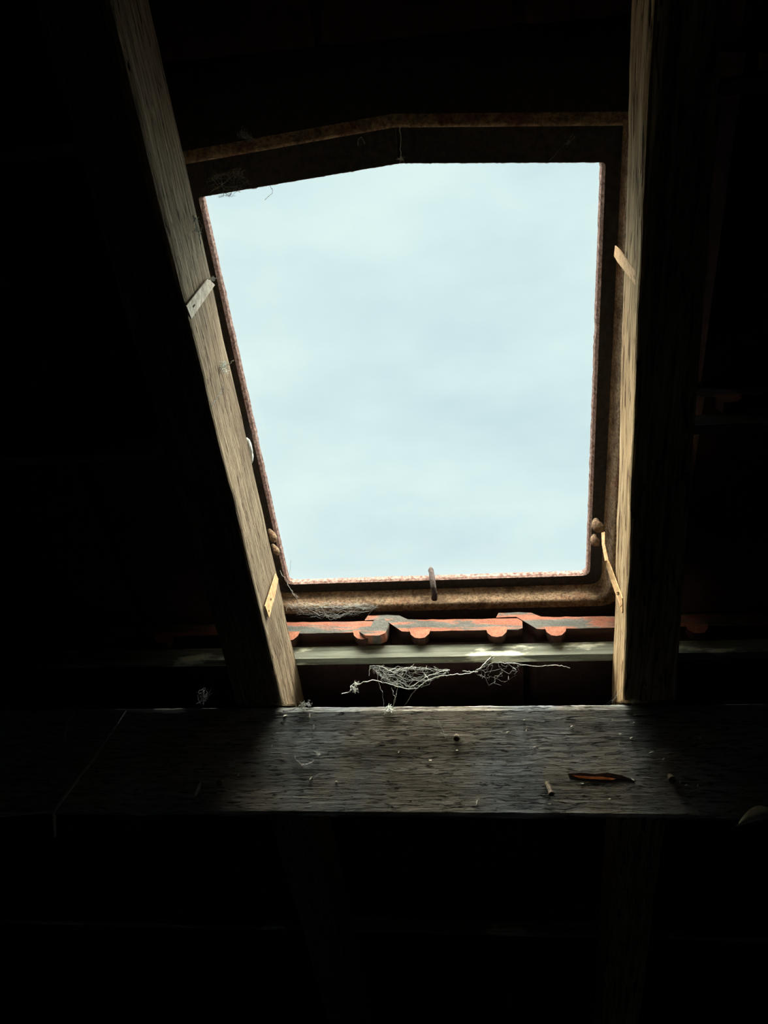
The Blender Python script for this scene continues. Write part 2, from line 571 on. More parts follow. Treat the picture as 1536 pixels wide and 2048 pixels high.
r2 = rafter('rafter', lambda s: 0.1335 + 0.025 * max(-0.5, min(s, 1.1)), lambda s: 0.190 + 0.036 * max(-0.5, min(s, 1.1)), -1.15, 2.25, M['rafter_right'], 8.1,
            wane=lambda s: 0.010 * max(0, min(1, (0.26 - s) / 0.15)))
tag(r2, 'tan rafter with dark brown streaks along the right side of the roof window', 'rafter')

# ---------------------------------------------------------------- unseen strips added on the rafter backs to block light leaking sideways
def light_stop(x0, x1, s0, s1, label):
    bm = bmesh.new()
    add_box(bm, (x0, s0, RT + 0.001), (x1, s1, 0.974))
    bmesh.ops.subdivide_edges(bm, edges=bm.edges, cuts=6, use_grid_fill=True)
    for v in bm.verts:
        v.co.x += 0.0008 * nz(v.co.x * 40, v.co.y * 20, v.co.z * 40)
    return tag(build('light_stop_strip', bm, M['rafter_dark'], origin=((x0 + x1) / 2, s1, RT)), label, 'packing strip')  # no real packing: unseen strip added only to block light
light_stop(-0.358, -0.338, 0.595, 0.800, 'unseen light-blocking strip added on the back of the left rafter, hidden beside the lower window frame')
light_stop(-0.358, -0.338, 0.225, 0.520, 'unseen light-blocking strip added on the back of the left rafter, hidden beside the upper window frame')
light_stop(0.184, 0.206, 0.595, 0.820, 'unseen light-blocking strip added on the back of the right rafter, hidden beside the lower window frame')
light_stop(0.176, 0.198, 0.225, 0.520, 'unseen light-blocking strip added on the back of the right rafter, hidden beside the upper window frame')

# ---------------------------------------------------------------- battens
GAUGE = 0.365
BAT_S = 0.900
BW0, BW1 = RT + 0.0005, RT + 0.0265
def batten(x0, x1, s, label, seed):
    bm = bmesh.new()
    n = max(4, int((x1 - x0) / 0.012))
    rings = []
    for i in range(n + 1):
        x = x0 + (x1 - x0) * i / n
        a = 0.0012 * nz(x * 9, seed, 0); b = 0.0022 * nz(x * 6, seed, 4)
        q = [(s + a, BW0 + 0.0005 + abs(b) * .7), (s + a + 0.0005, BW1), (s + 0.013, BW1), (s + 0.012, BW0)]
        rings.append([bm.verts.new((x, u, v)) for u, v in q])
    for a, b in zip(rings, rings[1:]):
        for k in range(4):
            bm.faces.new((a[k], a[(k + 1) % 4], b[(k + 1) % 4], b[k]))
    bm.faces.new(rings[0]); bm.faces.new(rings[-1][::-1])
    return tag(build('batten', bm, M['batten'], origin=((x0 + x1) / 2, s, BW0)), label, 'batten')
batten(-1.9, 1.6, BAT_S, 'long pale grey batten under the tile nibs, with flaking whitewash', 1.0)
batten(-1.9, -0.335, BAT_S - GAUGE, 'short dim batten crossing the dark bay left of the window', 2.0)
batten(0.185, 1.6, BAT_S - GAUGE, 'faint batten crossing the dark bay right of the window', 3.0)
batten(-1.9, -0.335, BAT_S - 2 * GAUGE, 'unlit batten high in the dark bay left of the window', 4.0)
batten(0.17, 1.6, BAT_S - 2 * GAUGE, 'unlit batten high in the dark bay at the top right', 5.0)
batten(-1.9, 1.6, BAT_S - 3 * GAUGE, 'unlit batten crossing the roof above the window', 6.0)
batten(-1.9, 1.6, BAT_S + GAUGE, 'unlit batten just behind and below the broad beam', 7.0)
batten(-1.9, 1.6, BAT_S + 2 * GAUGE, 'unlit batten lowest on the roof, near the eaves', 8.0)

# ---------------------------------------------------------------- roof tiles
PIT = 0.1965
X0 = -0.1605
HEAD = 0.884
TW = 0.9505                                     # w of the flat underside at the head
TILT = math.atan(0.024 / GAUGE)
def tile_section():
    return [(-0.042, .0255), (-0.012, .0255), (0.004, .0150), (0.016, .0000), (0.186, .0000), (0.1925, .0035), (0.1925, .0175), (0.186, .0225),
            (0.060, .0235), (0.024, .0250), (0.010, .0330), (-0.008, .0355), (-0.038, .0350)]
def make_tile(length, sec=None, seed=0.0):
    """mesh data in the tile's own axes: x across, y down the slope, z outwards; head at y = 0"""
    bm = bmesh.new()
    sec = sec or tile_section()
    # refine the outline so that the head edge can be a little ragged
    pts = []
    for i in range(len(sec)):
        a, b = sec[i], sec[(i + 1) % len(sec)]
        m = max(1, int(math.hypot(a[0] - b[0], a[1] - b[1]) / 0.008))
        for k in range(m):
            pts.append((a[0] + (b[0] - a[0]) * k / m, a[1] + (b[1] - a[1]) * k / m))
    ys = [0, 0.004, 0.02, length * 0.5, length]
    rings = []
    for y in ys:
        r = []
        for (x, z) in pts:
            e = 0.0010 * nz(x * 60 + seed, y * 10, 3) if y < 0.03 else 0
            r.append(bm.verts.new((x, y + (0.0012 * nz(x * 90, z * 90, seed) if y == 0 else 0), z + e)))
        rings.append(r)
    L = len(pts)
    for a, b in zip(rings, rings[1:]):
        for k in range(L):
            f = bm.faces.new((a[k], b[k], b[(k + 1) % L], a[(k + 1) % L]))
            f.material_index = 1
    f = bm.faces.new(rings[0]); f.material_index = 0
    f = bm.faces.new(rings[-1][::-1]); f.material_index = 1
    # thin moulded ridge along the head
    bmesh.ops.triangulate(bm, faces=[f for f in bm.faces if len(f.verts) > 4])
    bmesh.ops.recalc_face_normals(bm, faces=bm.faces)
    me = bpy.data.meshes.new('pantile')
    bm.to_mesh(me); bm.free()
    me.materials.append(M['tile']); me.materials.append(M['red_clay'])
    return me
def make_nib(seed=0):
    """lug that hooks over the batten; top face pale orange"""
    bm = bmesh.new()
    prof = [(-0.016, 0.004), (-0.0135, -0.006), (-0.0075, -0.0125), (0.000, -0.0145), (0.0075, -0.0130), (0.0135, -0.006), (0.016, 0.004)]
    A = [bm.verts.new((x, -0.0005 + 0.001 * nz(x * 200, seed, 1), z)) for x, z in prof]
    B = [bm.verts.new((x * 0.9, 0.0145, z)) for x, z in prof]
    n = len(prof)
    for i in range(n):
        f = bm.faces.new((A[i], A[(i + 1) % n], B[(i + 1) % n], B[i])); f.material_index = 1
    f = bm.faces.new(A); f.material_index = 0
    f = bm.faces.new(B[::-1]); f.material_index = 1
    bmesh.ops.recalc_face_normals(bm, faces=bm.faces)
    me = bpy.data.meshes.new('nib')
    bm.to_mesh(me); bm.free()
    me.materials.append(M['clay']); me.materials.append(M['red_clay'])
    return me
TILE_ME = make_tile(0.398)
TILE_SHORT = make_tile(0.325)
TILE_CUT = make_tile(0.398, [(x, z) for x, z in tile_section()], 5.0)
NIB_ME = make_nib()
tilt = Matrix.Rotation(TILT, 4, 'X')
def place_tile(col, row, label, group=None, me=None, nibs=(0.043, 0.155)):
    o = bpy.data.objects.new('pantile', me or TILE_ME)
    C.objects.link(o)
    mw = ROOF @ Matrix.Translation((X0 + col * PIT, HEAD + row * GAUGE, TW)) @ tilt
    o.matrix_world = mw
    tag(o, label, 'roof tile', group)
    for nx_ in nibs:
        k = bpy.data.objects.new('nib', NIB_ME)
        C.objects.link(k)
        k.parent = o
        k.matrix_local = Matrix.Translation((nx_, 0, 0))
    return o
main = {-1: 'orange clay tile with a chipped grey corner, left end of the row under the window',
        0: 'middle clay tile under the window, orange face and two hooked nibs',
        1: 'right-hand clay tile under the window, its lip overlapping the middle one'}
for c, lb in main.items():
    t_ = place_tile(c, 0, lb)
    if c == -1:
        # broken, thicker corner at the right end of the tile
        bm = bmesh.new()
        pr = [(0.150, -0.004), (0.160, -0.012), (0.180, -0.013), (0.189, -0.008), (0.1925, 0.004), (0.192, 0.0135), (0.185, 0.0215), (0.170, 0.018), (0.166, 0.004), (0.158, 0.002)]
        add_prism(bm, pr, lambda a, b: (a, -0.0065 + 0.02 * abs(a - 0.17), b), lambda a, b: (a, 0.012, b))
        bmesh.ops.recalc_face_normals(bm, faces=bm.faces)
        me = bpy.data.meshes.new('chipped_corner'); bm.to_mesh(me); bm.free()
        me.materials.append(M['tile'])
        k = bpy.data.objects.new('chipped_corner', me); C.objects.link(k); k.parent = t_
        k['label'] = 'grey broken corner'
def side_of(c):
    return 'left' if c < -1 else 'right'
GR_L = 'clay tiles in the dark bay left of the window'
GR_R = 'clay tiles in the dark bay right of the window'
for row in (0, -1, -2):
    for c in (-4, -3, -2, 2, 3):
        if c == -4 and row == -2: continue
        sd = side_of(c)
        hgt = {0: 'level with the lit tiles', -1: 'half way up the window', -2: 'high beside the window head'}[row]
        pos = {-2: 'nearest left rafter', -3: 'second from left rafter', -4: 'third from left rafter', 2: 'nearest right rafter', 3: 'second from right rafter'}[c]
        place_tile(c, row, 'shaded clay tile %s, %s' % (hgt, pos), GR_L if sd == 'left' else GR_R)
for row in (-3, -4):
    for c in range(-3, 4):
        place_tile(c, row, 'clay tile lost in the darkness above the window', 'unlit clay tiles above the window', me=(TILE_SHORT if row == -3 and -1 <= c <= 1 else None))
for row in (1, 2, 3):
    for c in range(-6, 5):
        place_tile(c, row, 'clay tile lost in the darkness behind and below the broad beam', 'unlit clay tiles below the beam')

# ---------------------------------------------------------------- roof window
win = structure(root('window_1', (-0.1, 0.857, 1.04)), 'small cast iron roof window between the two rafters, open to a white sky')
# rings of the frame section: (w, u at sides, u at top, u at bottom); u is measured outwards from the lip
SEC = [(1.119, .400, .400, .400), (1.060, .395, .395, .395), (1.056, .200, .200, .200), (1.053, .070, .080, .070), (1.0520, .033, .043, .033), (1.0503, .0043, .0043, .0043),
       (1.0470, .000, .000, .000), (1.0416, .0017, .000, .0007), (1.0378, .0054, .0011, .0024), (1.0373, .0087, .0043, .0065),
       (1.0375, .0205, .0390, .0160), (1.0365, .0222, .0434, .0185), (1.0310, .0240, .0445, .0195), (1.0199, .0268, .0450, .0200), (1.0101, .0300, .0453, .0205), (1.0047, .0330, .0461, .0222),
       (1.0031, .0380, .0500, .0271), (1.0035, .0450, .0600, .0330), (1.0060, .0600, .0800, .0500), (1.0100, .0900, .1100, .0800), (1.0150, .1300, .1400, .1200), (1.0450, .1700, .1500, .1700)]
def offset_poly(us, ut, ub):
    U = [ut, ut, us, ub, us]                     # edges TL-mid, mid-TR, TR-BR, BR-BL, BL-TL
    P = [Vector(p) for p in LIP]
    n = 5
    lines = []
    for i in range(n):
        a, b = P[i], P[(i + 1) % n]
        d = (b - a).normalized()
        nrm = Vector((d.y, -d.x))
        lines.append((a + nrm * U[i], d))
    out = []
    for i in range(n):
        (p, d), (q, e) = lines[i - 1], lines[i]
        den = d.x * e.y - d.y * e.x
        t = ((q.x - p.x) * e.y - (q.y - p.y) * e.x) / den
        out.append(p + d * t)
    return out
def ring_pts(us, ut, ub, rc):
    P = offset_poly(us, ut, ub)
    N = 90
    res = []
    RC = [0.003, 0.0, 0.005, rc, rc]
    for i in range(5):
        a, b = P[i], P[(i + 1) % 5]
        d = (b - a).normalized(); L = (b - a).length
        ra, rb = RC[i], RC[(i + 1) % 5]
        for k in range(N):
            t = ra + (L - ra - rb) * k / (N - 1)
            res.append(a + d * t)
        # corner curve
        if rb > 0:
            c = P[(i + 1) % 5]; e = (P[(i + 2) % 5] - c).normalized()
            p0, p2 = c - d * rb, c + e * rb
            for k in range(1, 6):
                t = k / 6
                res.append(p0 * (1 - t) ** 2 + c * 2 * t * (1 - t) + p2 * t * t)
    return res
def frame_mesh(sec_idx, ragged, black=False):
    bm = bmesh.new()
    rings = []
    for si in sec_idx:
        w, us, ut, ub = SEC[si]
        rc = 0.010 + 0.5 * max(0, us)
        rc = min(rc, 0.03)
        pts = ring_pts(us, ut, ub, rc)
        r = []
        cen = Vector((-0.1, 0.56))
        for k, p in enumerate(pts):
            if ragged and 5 <= si <= 8:
                e = 0.0011 * nz(k * 0.9, 1.0, si * 0.15) + 0.0007 * nz(k * 0.23, 7.0, 0)
                dr = (p - cen).normalized()
                p = p + dr * e
            ww = w
            if 9 < si < 17:
                ww += 0.0008 * nz(p.x * 60, p.y * 60, si * 0.4)
            r.append(bm.verts.new((p.x, p.y, ww)))
        rings.append(r)
    L = len(rings[0])
    for a, b in zip(rings, rings[1:]):
        for k in range(L):
            f = bm.faces.new((a[k], a[(k + 1) % L], b[(k + 1) % L], b[k]))
            if black and (rings.index(a) < 3 or rings.index(a) > 8): f.material_index = 1  # rings that lie in shade take the darkened iron
    return bm
build('frame', frame_mesh(list(range(8, len(SEC))), False, True), [M['rust'], M['shade_iron']], win, recalc=False, smooth=True)['label'] = 'brown rusted iron frame'
build('glazing_rim', frame_mesh(list(range(0, 9)), True), M['lip'], win, recalc=False)['label'] = 'ragged pinkish flaking inner rim'
bm = bmesh.new()
g = ring_pts(0.018, 0.018, 0.018, 0.01)
A = [bm.verts.new((p.x, p.y, 1.0530)) for p in g]
B = [bm.verts.new((p.x, p.y, 1.0560)) for p in g]
bm.faces.new(A[::-1]); bm.faces.new(B)
for k in range(len(A)):
    bm.faces.new((A[k], A[(k + 1) % len(A)], B[(k + 1) % len(A)], B[k]))
build('glass_pane', bm, M['glass'], win)
# stay peg standing on the bottom rail
bm = bmesh.new()
pk = [(-0.0974, 0.8720, 1.0082), (-0.0967, 0.8620, 1.0081), (-0.0976, 0.8520, 1.0102), (-0.0997, 0.8500, 1.0290), (-0.1018, 0.8500, 1.0435), (-0.1029, 0.8500, 1.0508), (-0.1039, 0.8500, 1.0570)]
add_tube(bm, pk, [0.0050, 0.0044, 0.0042, 0.0042, 0.0040, 0.0044, 0.0020], 12)
for v in bm.verts:
    v.co += Vector((nz(v.co.x, v.co.y, v.co.z, 300), 0, nz(v.co.z, v.co.x, v.co.y, 300))) * 0.0008
build('stay_peg', bm, M['peg'], win, smooth=True)['label'] = 'short rusty peg that held the stay'
# cast lugs low on both side rails
def lug(p, q, r0, sx, name='lug'):
    bm = bmesh.new()
    p, q = Vector(p), Vector(q)
    pts = []
    for k in range(9):
        t = k / 8
        pts.append(p.lerp(q, t) + Vector((sx * 0.004 * math.sin(t * math.pi), 0, -0.004 * math.sin(t * math.pi))))
    add_tube(bm, pts, [r0 * (0.55 + 0.6 * math.sin(min(1, k / 5) * math.pi / 2)) * (1 if k < 7 else 0.75) for k in range(9)], 12)
    return build(name, bm, M['rust'], win, smooth=True)
lug((0.1392, 0.7460, 1.0242), (0.1472, 0.7461, 1.0036), 0.0068, -1)
lug((0.1384, 0.7750, 1.0264), (0.1434, 0.7755, 1.0091), 0.0056, -1)
lug((-0.3348, 0.7449, 1.0253), (-0.3279, 0.7533, 1.0091), 0.0052, 1)
lug((-0.3345, 0.7729, 1.0253), (-0.3276, 0.7776, 1.0091), 0.0046, 1)

# ---------------------------------------------------------------- metal straps nailed to the rafters
def strap(name, edge_a, edge_b, mat, label, off, thick=0.0012, holes_=(0.8,), hr=0.0022):
    """edge_a / edge_b: matching rows of roof-space points along the two long edges; holes at fractions of the length"""
    ea = [Vector(p) for p in edge_a]; eb = [Vector(p) for p in edge_b]
    def sample(e, t):
        f = t * (len(e) - 1); i = min(int(f), len(e) - 2)
        return e[i].lerp(e[i + 1], f - i)
    L = sum((ea[i + 1] - ea[i]).length for i in range(len(ea) - 1))
    W = (ea[0] - eb[0]).length
    nt = 90; nw = 14
    bm = bmesh.new()
    V = [[None] * (nw + 1) for _ in range(nt + 1)]
    for i in range(nt + 1):
        a, b = sample(ea, i / nt), sample(eb, i / nt)
        for j in range(nw + 1):
            V[i][j] = bm.verts.new(a.lerp(b, j / nw) + Vector(off))
    for i in range(nt):
        for j in range(nw):
            tc = (i + 0.5) / nt; wc = ((j + 0.5) / nw - 0.5) * W
            if any(((tc - h) * L / 1.7) ** 2 + wc ** 2 < hr ** 2 for h in holes_):
                continue
            bm.faces.new((V[i][j], V[i + 1][j], V[i + 1][j + 1], V[i][j + 1]))
    bmesh.ops.delete(bm, geom=[v for v in bm.verts if not v.link_faces], context='VERTS')
    o = build(name, bm, mat)
    m = o.modifiers.new('thickness', 'SOLIDIFY'); m.thickness = thick; m.offset = 0
    return tag(o, label, 'metal strap')
XL, XR = -0.2990, 0.1440
strap('metal_strap', [(-0.2985, 0.3126, 0.8942), (-0.2985, 0.3098, 0.8099)], [(-0.2985, 0.3273, 0.9125), (-0.2985, 0.3258, 0.8151)], M['strap_grey'],
      'grey metal strap nailed slantwise across the upper left rafter', (0, 0, 0))
strap('metal_strap', [(0.1400, 0.3358, 0.9705), (0.1405, 0.3304, 0.9399), (0.1425, 0.3172, 0.8297)], [(0.1400, 0.3488, 0.9742), (0.1405, 0.3469, 0.9497), (0.1425, 0.3296, 0.8309)], M['strap'],
      'tan metal strap slanting across the upper right rafter', (0, 0, 0), holes_=(0.93,), hr=0.0018)
strap('metal_strap', [(-0.2980, 0.7265, 0.8997), (-0.2985, 0.7253, 0.8641), (-0.2985, 0.7241, 0.8312), (-0.2985, 0.7459, 0.8344)], [(-0.2980, 0.7405, 0.9051), (-0.2985, 0.7470, 0.8794), (-0.2985, 0.7470, 0.8542), (-0.2985, 0.7481, 0.8358)], M['strap'],
      'short yellow-tan pointed strap at the foot of the left rafter', (0, 0, 0), holes_=(0.50, 0.80), hr=0.0018)
strap('metal_strap', [(0.1428, 0.7436, 0.9900), (0.1406, 0.7452, 0.9650), (0.1412, 0.7491, 0.9350), (0.1500, 0.7798, 0.9321), (0.1515, 0.7647, 0.8690), (0.1520, 0.7619, 0.8458)],
      [(0.1474, 0.7421, 0.9900), (0.1445, 0.7436, 0.9650), (0.1457, 0.7475, 0.9350), (0.1500, 0.7490, 0.8971), (0.1515, 0.7378, 0.8467), (0.1520, 0.7534, 0.8400)], M['strap'],
      'long curved ochre strap running from the window lug to the foot of the right rafter', (0, 0, 0), holes_=(0.74, 0.90), hr=0.0017)

# ---------------------------------------------------------------- nails in the purlin
def nail(p, direction, length, rad, head, label):
    d = Vector(direction).normalized(); p = Vector(p)
    rt = root('nail', p, roof=False)
    bm = bmesh.new(); add_tube(bm, [p - d * 0.006, p + d * length * 0.5, p + d * length + Vector((0, 0, -0.0006))], rad, 12)
    build('shank', bm, M['nail'], rt, roof=False, smooth=False)
    bm = bmesh.new(); q = p + d * length
    add_tube(bm, [q - d * 0.0008, q, q + d * 0.0012, q + d * 0.0018], [head * 0.8, head, head, head * 0.7], 14)
    build('nail_head', bm, M['nail'], rt, roof=False)
    return tag(rt, label, 'nail')
nail((-0.0635, 1.2130, 1.4675), (0.05, -1, -0.25), 0.010, 0.0034, 0.0042, 'stubby nail with a round head near the top middle of the beam')
nail((-0.3843, 1.2130, 1.4101), (-0.1, -1, -0.3), 0.011, 0.0032, 0.0046, 'dark nail near the lower left of the beam beside a pale sliver')
nail((0.0530, 1.2130, 1.4070), (0.28, -1, -0.75), 0.019, 0.0030, 0.0040, 'long bent nail sticking out below the orange split')
nail((0.2093, 1.2130, 1.4168), (0.05, -1, -0.35), 0.011, 0.0036, 0.0048, 'thick dusty nail at the right of the beam')

# ---------------------------------------------------------------- cobwebs
rnd = random.Random(11)
def wiggle(p, q, n, amp, sag=0.0, sd=None):
    p, q = Vector(p), Vector(q)
    o = rnd.random() * 50
    out = []
    for k in range(n + 1):
        t = k / n
        v = p.lerp(q, t)
        e = math.sin(t * math.pi)
        v += Vector((nz(t * 6, o, 0), nz(t * 6, o, 5), nz(t * 6, o, 9))) * amp * (0.3 + e)
        v.z -= sag * e
        out.append(v)
    return out
def path(pts, n=6, amp=0.001):
    out = []
    for a, b in zip(pts, pts[1:]):
        w = wiggle(a, b, n, amp)
        out += w if not out else w[1:]
    return out
def cobweb(strands, label, mat='web', fuzz=None, tufts=(), roof=False, group=None):
    """strands: (points, radius); fuzz: (list of anchor points, count, radius); tufts: (point, size)"""
    bm = bmesh.new()
    for pts, rad in strands:
        pp = path(pts, 7, 0.0016)
        n = len(pp)
        add_tube(bm, pp, [rad * (0.6 + 0.9 * abs(nz(k * 0.5, rad * 999, 1))) for k in range(n)], 4)
    if fuzz:
        anc, cnt, rad = fuzz
        for _ in range(cnt):
            i = rnd.randrange(len(anc)); j = rnd.randrange(len(anc))
            a = Vector(anc[i]).lerp(Vector(anc[(i + 1) % len(anc)]), rnd.random())
            b = Vector(anc[j]).lerp(Vector(anc[(j + 1) % len(anc)]), rnd.random())
            if (a - b).length < 0.002: continue
            add_tube(bm, wiggle(a, b, 9, 0.008), rad * rnd.uniform(0.6, 1.3), 3, cap=False)
    for p, sz in tufts:
        p = Vector(p)
        for _ in range(26):
            d1 = Vector((rnd.gauss(0, 1), rnd.gauss(0, 1), rnd.gauss(0, 1))) * sz * 0.5
            d2 = Vector((rnd.gauss(0, 1), rnd.gauss(0, 1), rnd.gauss(0, 1))) * sz * 0.5
            add_tube(bm, wiggle(p + d1, p + d2, 4, sz * 0.3), sz * 0.05, 3, cap=False)
    return tag(build('cobweb', bm, M[mat], roof=roof, recalc=False), label, 'cobweb', group)
# big web between the batten and the beam (world points about 1.18 m out)
cobweb([([(-0.2158, 1.1900, 1.5236), (-0.2041, 1.1900, 1.5267), (-0.1959, 1.1900, 1.5353), (-0.1734, 1.1900, 1.5416), (-0.1531, 1.1900, 1.5368), (-0.1262, 1.1900, 1.5293), (-0.1147, 1.1900, 1.5298)], 0.0010),
        ([(-0.1322, 1.2000, 1.5072), (-0.1148, 1.1900, 1.5292), (-0.0991, 1.1900, 1.5408), (-0.0823, 1.1900, 1.5459), (-0.0656, 1.1900, 1.5470), (-0.0423, 1.1900, 1.5487), (-0.0256, 1.1900, 1.5563), (-0.0099, 1.1900, 1.5692)], 0.0010),
        ([(-0.1228, 1.1900, 1.5312), (-0.1024, 1.1900, 1.5441), (-0.0822, 1.1900, 1.5518), (-0.0688, 1.1900, 1.5536)], 0.0006),
        ([(-0.1782, 1.1900, 1.5470), (-0.1768, 1.1900, 1.5603), (-0.1597, 1.1900, 1.5594), (-0.1462, 1.1900, 1.5519), (-0.1278, 1.1900, 1.5576), (-0.1143, 1.1900, 1.5581)], 0.0005),
        ([(-0.1672, 1.1900, 1.5535), (-0.1653, 1.1900, 1.5382), (-0.1599, 1.1900, 1.5250), (-0.1600, 1.2050, 1.5054)], 0.0004),
        ([(-0.1477, 1.1900, 1.5315), (-0.1431, 1.1900, 1.5183), (-0.1478, 1.2050, 1.5053)], 0.0005),
        ([(-0.1396, 1.1900, 1.5314), (-0.1425, 1.1900, 1.5150), (-0.1478, 1.2050, 1.5053)], 0.0004)],
       'large tangled cobweb hanging in the gap between the batten and the beam', 'web',
       fuzz=([(-0.1768, 1.1900, 1.5583), (-0.1428, 1.1900, 1.5512), (-0.1157, 1.1900, 1.5575), (-0.0688, 1.1900, 1.5536), (-0.1127, 1.1900, 1.5291), (-0.1497, 1.1900, 1.5361)], 60, 0.00013),
       tufts=[((-0.1994, 1.1900, 1.5300), 0.006), ((-0.1959, 1.1900, 1.5366), 0.004)])
cobweb([([(-0.0522, 1.1900, 1.5521), (-0.0370, 1.1900, 1.5506), (-0.0121, 1.1900, 1.5627), (0.0109, 1.1900, 1.5617), (0.0466, 1.1900, 1.5567), (0.0694, 1.1900, 1.5583), (0.0886, 1.1900, 1.5542)], 0.0005),
        ([(-0.0118, 1.1900, 1.5712), (-0.0289, 1.1900, 1.5544), (-0.0357, 1.1900, 1.5492)], 0.0014)],
       'long thin cobweb trailing rightwards under the batten', 'web',
       fuzz=([(-0.0357, 1.1900, 1.5499), (-0.0088, 1.1900, 1.5626), (0.0304, 1.1900, 1.5588), (-0.0033, 1.1900, 1.5319), (-0.0293, 1.1900, 1.5433)], 12, 0.00012))
cobweb([([(-0.2838, 1.1700, 1.7053), (-0.2893, 1.1750, 1.6713), (-0.2713, 1.1750, 1.6467), (-0.2442, 1.1800, 1.6282)], 0.00025),
        ([(-0.2991, 1.1700, 1.6917), (-0.2830, 1.1700, 1.6636), (-0.2731, 1.1700, 1.6530)], 0.0003),
        ([(-0.2920, 1.1800, 1.6354), (-0.2887, 1.1800, 1.6470), (-0.2836, 1.1800, 1.6386)], 0.0006),
        ([(-0.2640, 1.1800, 1.6471), (-0.2374, 1.1800, 1.6397), (-0.2026, 1.1800, 1.6410), (-0.1785, 1.1800, 1.6432)], 0.0004),
        ([(-0.2444, 1.1800, 1.6419), (-0.2303, 1.1800, 1.6224), (-0.2095, 1.1800, 1.6309)], 0.0003),
        ([(-0.1785, 1.1800, 1.6268), (-0.1647, 1.1800, 1.6415), (-0.1578, 1.1800, 1.6481)], 0.0003)],
       'wispy cobweb strung under the left half of the window frame', 'web',
       fuzz=([(-0.2900, 1.1800, 1.6443), (-0.2444, 1.1800, 1.6433), (-0.1888, 1.1800, 1.6434), (-0.1613, 1.1800, 1.6380), (-0.2164, 1.1800, 1.6256), (-0.2722, 1.1800, 1.6267)], 45, 0.00011))
cobweb([([(-0.3149, 0.2561, 1.0199), (-0.2949, 0.2465, 1.0199), (-0.2690, 0.2348, 1.0199)], 0.0004),
        ([(-0.2471, 0.2575, 1.0362), (-0.2457, 0.2662, 1.0362), (-0.2561, 0.2740, 1.0362)], 0.0003)],
       'faint hairy cobweb across the upper left corner of the window', 'web_dim',
       fuzz=([(-0.3102, 0.2622, 1.0199), (-0.3177, 0.2419, 1.0199), (-0.2897, 0.2359, 1.0199), (-0.2748, 0.2344, 1.0199), (-0.2687, 0.2515, 1.0307), (-0.2892, 0.2640, 1.0307)], 34, 0.00016), roof=True)
cobweb([([(-0.2970, 0.2426, 0.8878), (-0.2970, 0.2548, 0.8910), (-0.2970, 0.2660, 0.8934), (-0.2970, 0.2763, 0.8926)], 0.0007),
        ([(-0.2970, 0.2456, 0.8910), (-0.2850, 0.2516, 0.8744), (-0.2900, 0.2617, 0.8706)], 0.0003)],
       'white crumbly cobweb on the upper left rafter edge', 'web', tufts=[((-0.2960, 0.2490, 0.8884), 0.004), ((-0.2960, 0.2598, 0.8869), 0.004)], roof=True)
cobweb([([(-0.2960, 0.4072, 0.8712), (-0.2850, 0.4004, 0.8646), (-0.2750, 0.3895, 0.8506)], 0.0004)],
       'small white cobweb tuft on the edge of the left rafter', 'cocoon', tufts=[((-0.2970, 0.4086, 0.8741), 0.006), ((-0.2970, 0.4072, 0.8802), 0.004)], roof=True)
cobweb([([(-0.2990, 0.4324, 0.8540), (-0.2990, 0.4281, 0.8699), (-0.2990, 0.4277, 0.8511), (-0.2990, 0.4257, 0.8162)], 0.0005),
        ([(-0.2980, 0.4340, 0.8752), (-0.2980, 0.4428, 0.8823)], 0.0003)],
       'thin crooked cobweb thread stuck to the face of the left rafter', 'web_dim', roof=True)
cobweb([([(-0.2970, 0.3124, 0.8907), (-0.2900, 0.3116, 0.8900), (-0.2800, 0.3057, 0.8724)], 0.0009)],
       'white cobweb scrap joining the upper left strap to the window rim', 'cocoon', tufts=[((-0.2900, 0.3112, 0.8859), 0.003)], roof=True)
cobweb([([(-0.0870, 0.1942, 1.0036), (-0.0897, 0.2218, 1.0145), (-0.0931, 0.2425, 1.0362)], 0.0003)],
       'short cobweb thread hanging at the peak of the window head', 'web', tufts=[((-0.0925, 0.2401, 1.0307), 0.004)], roof=True)
cobweb([([(-0.1358, 0.2177, 1.0091), (-0.1351, 0.2116, 1.0091), (-0.1314, 0.2083, 1.0091), (-0.1279, 0.2163, 1.0091)], 0.0006)],
       'small curled cobweb thread on the dark head of the window frame', 'web_dim', roof=True)
cobweb([([(-0.2605, 0.1882, 0.9928), (-0.2552, 0.1952, 0.9928), (-0.2493, 0.1932, 0.9928)], 0.0005)],
       'grey cobweb clump above the left end of the window head', 'web_dim', tufts=[((-0.2564, 0.1926, 0.9928), 0.007), ((-0.2515, 0.1961, 0.9928), 0.006)], roof=True)
cobweb([([(0.0712, 0.2533, 1.0199), (0.0825, 0.2404, 1.0145), (0.0899, 0.2332, 1.0091), (0.0960, 0.2241, 1.0091)], 0.0004), ([(0.0899, 0.2347, 1.0091), (0.0976, 0.2273, 1.0091)], 0.0006)],
       'grey cobweb wisp below the right end of the window head', 'web_dim', tufts=[((0.0904, 0.2337, 1.0091), 0.003)], roof=True)
cobweb([([(0.1545, 0.8676, 0.8195), (0.1500, 0.9034, 0.8354), (0.1450, 1.0030, 0.9111)], 0.0003), ([(0.1545, 0.8891, 0.8354), (0.1500, 0.9368, 0.8599), (0.1450, 0.9803, 0.8885)], 0.0003), ([(0.1530, 0.9110, 0.8560), (0.1500, 0.9718, 0.8864)], 0.0002)],
       'fine cobweb threads fanning from the foot of the right rafter', 'web', roof=True)
